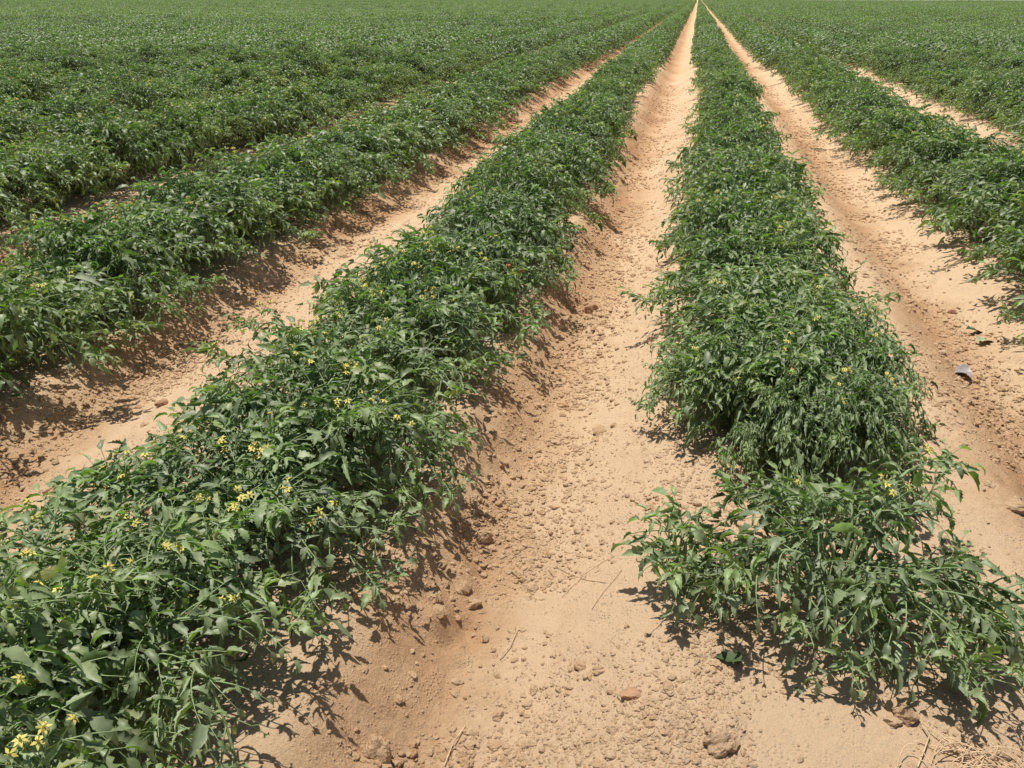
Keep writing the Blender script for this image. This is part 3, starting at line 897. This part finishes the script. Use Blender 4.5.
def stick(name, pts, rad, label, cat, group=None, mat=M_STRAW):
    P = []
    for px, py, dz in pts:
        x, y = at(px, py, BED * .6)
        for _ in range(3): z = float(ground_z(x, y)); x, y = at(px, py, z)
        P.append((x, y, z + dz))
    P = np.array(P); t = np.linspace(0, len(P) - 1, len(P) * 4)
    Q_ = np.stack([np.interp(t, range(len(P)), P[:, k]) for k in range(3)], -1)
    Q_[:, 2] += .001 * np.sin(t * 3)
    V, F = tubes([(Q_, rad)], 5)
    V = V - P[0]
    o = link(name, mesh_np(name, V, F, [mat]), loc=P[0]); tag(o, label, cat, group); return o
stick('dry_twig', [(556, 566, .002), (572, 575, .004), (590, 581, .003), (606, 583, .002)], .0011, 'thin pale twig lying across the central furrow bottom', 'twig', 'dry twigs')
stick('dry_twig', [(562, 598, .005), (585, 575, .005), (603, 562, .003), (615, 556, .002)], .0011, 'thin pale twig crossing over the other twig in the central furrow', 'twig', 'dry twigs')
stick('dry_twig', [(917, 770, .006), (924, 752, .01), (929, 738, .012), (922, 727, .006)], .0018, 'bent pale straw at the bottom right left of the straw tuft', 'straw', 'dry twigs')
stick('dry_twig', [(965, 695, .01), (971, 706, .008), (975, 716, .004)], .0012, 'tiny straw hanging below the tip of nearest right plant', 'straw', 'dry twigs')
stick('dry_twig', [(676, 632, .004), (690, 618, .006), (700, 606, .004)], .0012, 'short straw on soil below the separate sprig', 'straw', 'dry twigs')
stick('dry_twig', [(500, 660, .006), (512, 645, .008), (520, 628, .004)], .0012, 'short thin straw near the bottom of the central furrow', 'straw', 'dry twigs')
stick('dry_twig', [(592, 610, .004), (604, 592, .006), (622, 570, .004)], .0010, 'fine straw along the right bank of the central furrow', 'straw', 'dry twigs')
stick('dry_twig', [(445, 768, .006), (455, 745, .012), (466, 728, .008)], .0014, 'pale straw at the bottom edge right of the upright clod', 'straw', 'dry twigs')

def straw_tuft():
    x, y = at(975, 764, BED * .9)
    for _ in range(3): z = float(ground_z(x, y)); x, y = at(975, 764, z)
    g = np.random.default_rng(6); paths = []
    for i in range(34):
        a = R(8) + g.normal() * .4; l = .05 + .10 * g.random()
        c = np.array([g.normal() * .05, g.normal() * .022, .006 + abs(g.normal()) * .012])
        t = np.linspace(-.5, .5, 7)
        bow = .03 * g.normal()
        P = np.stack([c[0] + math.cos(a) * t * l, c[1] + math.sin(a) * t * l - bow * (t * 2) ** 2 - .04 * (t + .0) ** 2, c[2] + .012 * np.cos(t * 3) + .01 * g.normal() * t], -1)
        P[:, 2] = np.maximum(P[:, 2], .001)
        paths.append((P, .0011))
    V, F = tubes(paths, 4)
    o = link('straw_tuft', mesh_np('straw_tuft', V, F, [M_STRAW]), loc=(x, y, z))
    tag(o, 'tuft of dry pale straw at the bottom right edge of the picture', 'straw')
straw_tuft()

# ------------------------------------------------------------------ fruit and pale leaves that belong to plants
def nearest_plant(x, y):
    return min((s for s in things if s[4] is not SPRIG), key=lambda s: (s[1] - x) ** 2 + (s[2] - y) ** 2)[-1]
def to_local(e, p):
    M = Matrix.LocRotScale(e.location, e.rotation_euler, e.scale)
    return M.inverted() @ Vector(p), M
def fruit(px, py, rad, mat, label, z):
    x, y = at(px, py, z)
    e = nearest_plant(x, y); lp, M = to_local(e, (x, y, z))
    v, f = I3.copy(), F3
    v = v * np.array([1, 1, .88]); rr_ = np.hypot(v[:, 0], v[:, 1])
    v[:, 2] -= np.where(v[:, 2] > 0, .22 * np.exp(-(rr_ / .3) ** 2), 0)
    o = link('tomato', mesh_np('tomato', v, f, [mat]), e, loc=lp, scale=(rad / e.scale[0], rad / e.scale[1], rad / e.scale[2]))
    o['label'] = label
fruit(-1 + 3, 711, .022, M_GREENFRUIT, 'round unripe green tomato', .42)
for px, py in ((508, 266), (522, 270), (541, 252)):
    fruit(px, py, .013 if px != 541 else .011, M_REDFRUIT, 'small ripening orange red tomato', BED + .215)

def pale_leaf(px, py, z, length, heading, mat=M_SILVER, lab='pale silvery upturned leaf', fold=.35):
    x, y = at(px, py, z)
    e = nearest_plant(x, y); lp, M = to_local(e, (x, y, z))
    D = np.array([[math.cos(heading), math.sin(heading), -.1]])
    V, Qd, uv, ti = leaflets(-D * length / 2, D, np.array([[0, -.4, 1.]]), np.array([length]), np.array([.62]), np.array([fold]), np.array([.6]), np.array([.3]), np.array([.4]))
    Mi = M.to_3x3().inverted(); V = V @ np.array(Mi).T
    o = link('leaf', mesh_np('leaf', V, Qd, [mat], uv=uv, attrs={'tint': ti}), e, loc=lp); o['label'] = lab
pale_leaf(88, 281, BED + .36, .11, R(5), fold=.8); pale_leaf(84, 291, BED + .34, .08, R(20), fold=.7)
pale_leaf(123, 121, BED + .36, .12, R(10), fold=.7)
pale_leaf(900, 655, BED + .07, .085, R(-80), M_PALE, 'pale dull yellowish leaf near the ground', .15)
pale_leaf(960, 678, BED + .05, .09, R(-62), M_SILVER, 'pale grey green leaf touching the soil', .12)

# ------------------------------------------------------------------ light and sky
SUN_EL, SUN_AZ = R(75.5), R(-55)         # azimuth from +Y towards +X: the sun stands high on the left, beyond
sd = Vector((math.sin(SUN_AZ) * math.cos(SUN_EL), math.cos(SUN_AZ) * math.cos(SUN_EL), math.sin(SUN_EL)))
world = bpy.data.worlds.new('World'); bpy.context.scene.world = world; world.use_nodes = True
nt = world.node_tree; nt.nodes.clear()
sky = nt.nodes.new('ShaderNodeTexSky'); sky.sky_type = 'NISHITA'; sky.sun_disc = False
sky.sun_elevation = SUN_EL; sky.sun_rotation = SUN_AZ; sky.dust_density = 2.0; sky.altitude = 100
bg = nt.nodes.new('ShaderNodeBackground'); bg.inputs[1].default_value = .068
wo = nt.nodes.new('ShaderNodeOutputWorld')
nt.links.new(sky.outputs[0], bg.inputs[0]); nt.links.new(bg.outputs[0], wo.inputs[0])
ld = bpy.data.lights.new('sun', 'SUN'); ld.energy = 4.8; ld.angle = R(.5); ld.color = (1, .955, .89)
lo_ = bpy.data.objects.new('sun', ld); C.objects.link(lo_)
lo_.rotation_euler = sd.to_track_quat('Z', 'Y').to_euler(); lo_.location = (0, 0, 20)

# ------------------------------------------------------------------ camera
cam = bpy.data.cameras.new('camera'); co = bpy.data.objects.new('camera', cam); C.objects.link(co)
cam.sensor_width = 36; cam.lens = F_PX / W * 36; cam.clip_end = 3000; cam.clip_start = .02
co.location = (0, 0, CAM_Z)
M = Matrix((tuple(right), tuple(up), tuple(-fwd))).transposed()
co.rotation_euler = (M @ Matrix.Rotation(R(.12), 3, 'Z')).to_euler()
sc = bpy.context.scene; sc.camera = co
sc.view_settings.view_transform = 'Standard'; sc.view_settings.look = 'None'
sc.view_settings.exposure = 0; sc.view_settings.gamma = 1
sc.render.engine = 'CYCLES'
sc.cycles.max_bounces = 4; sc.cycles.diffuse_bounces = 3; sc.cycles.transmission_bounces = 2; sc.cycles.glossy_bounces = 2
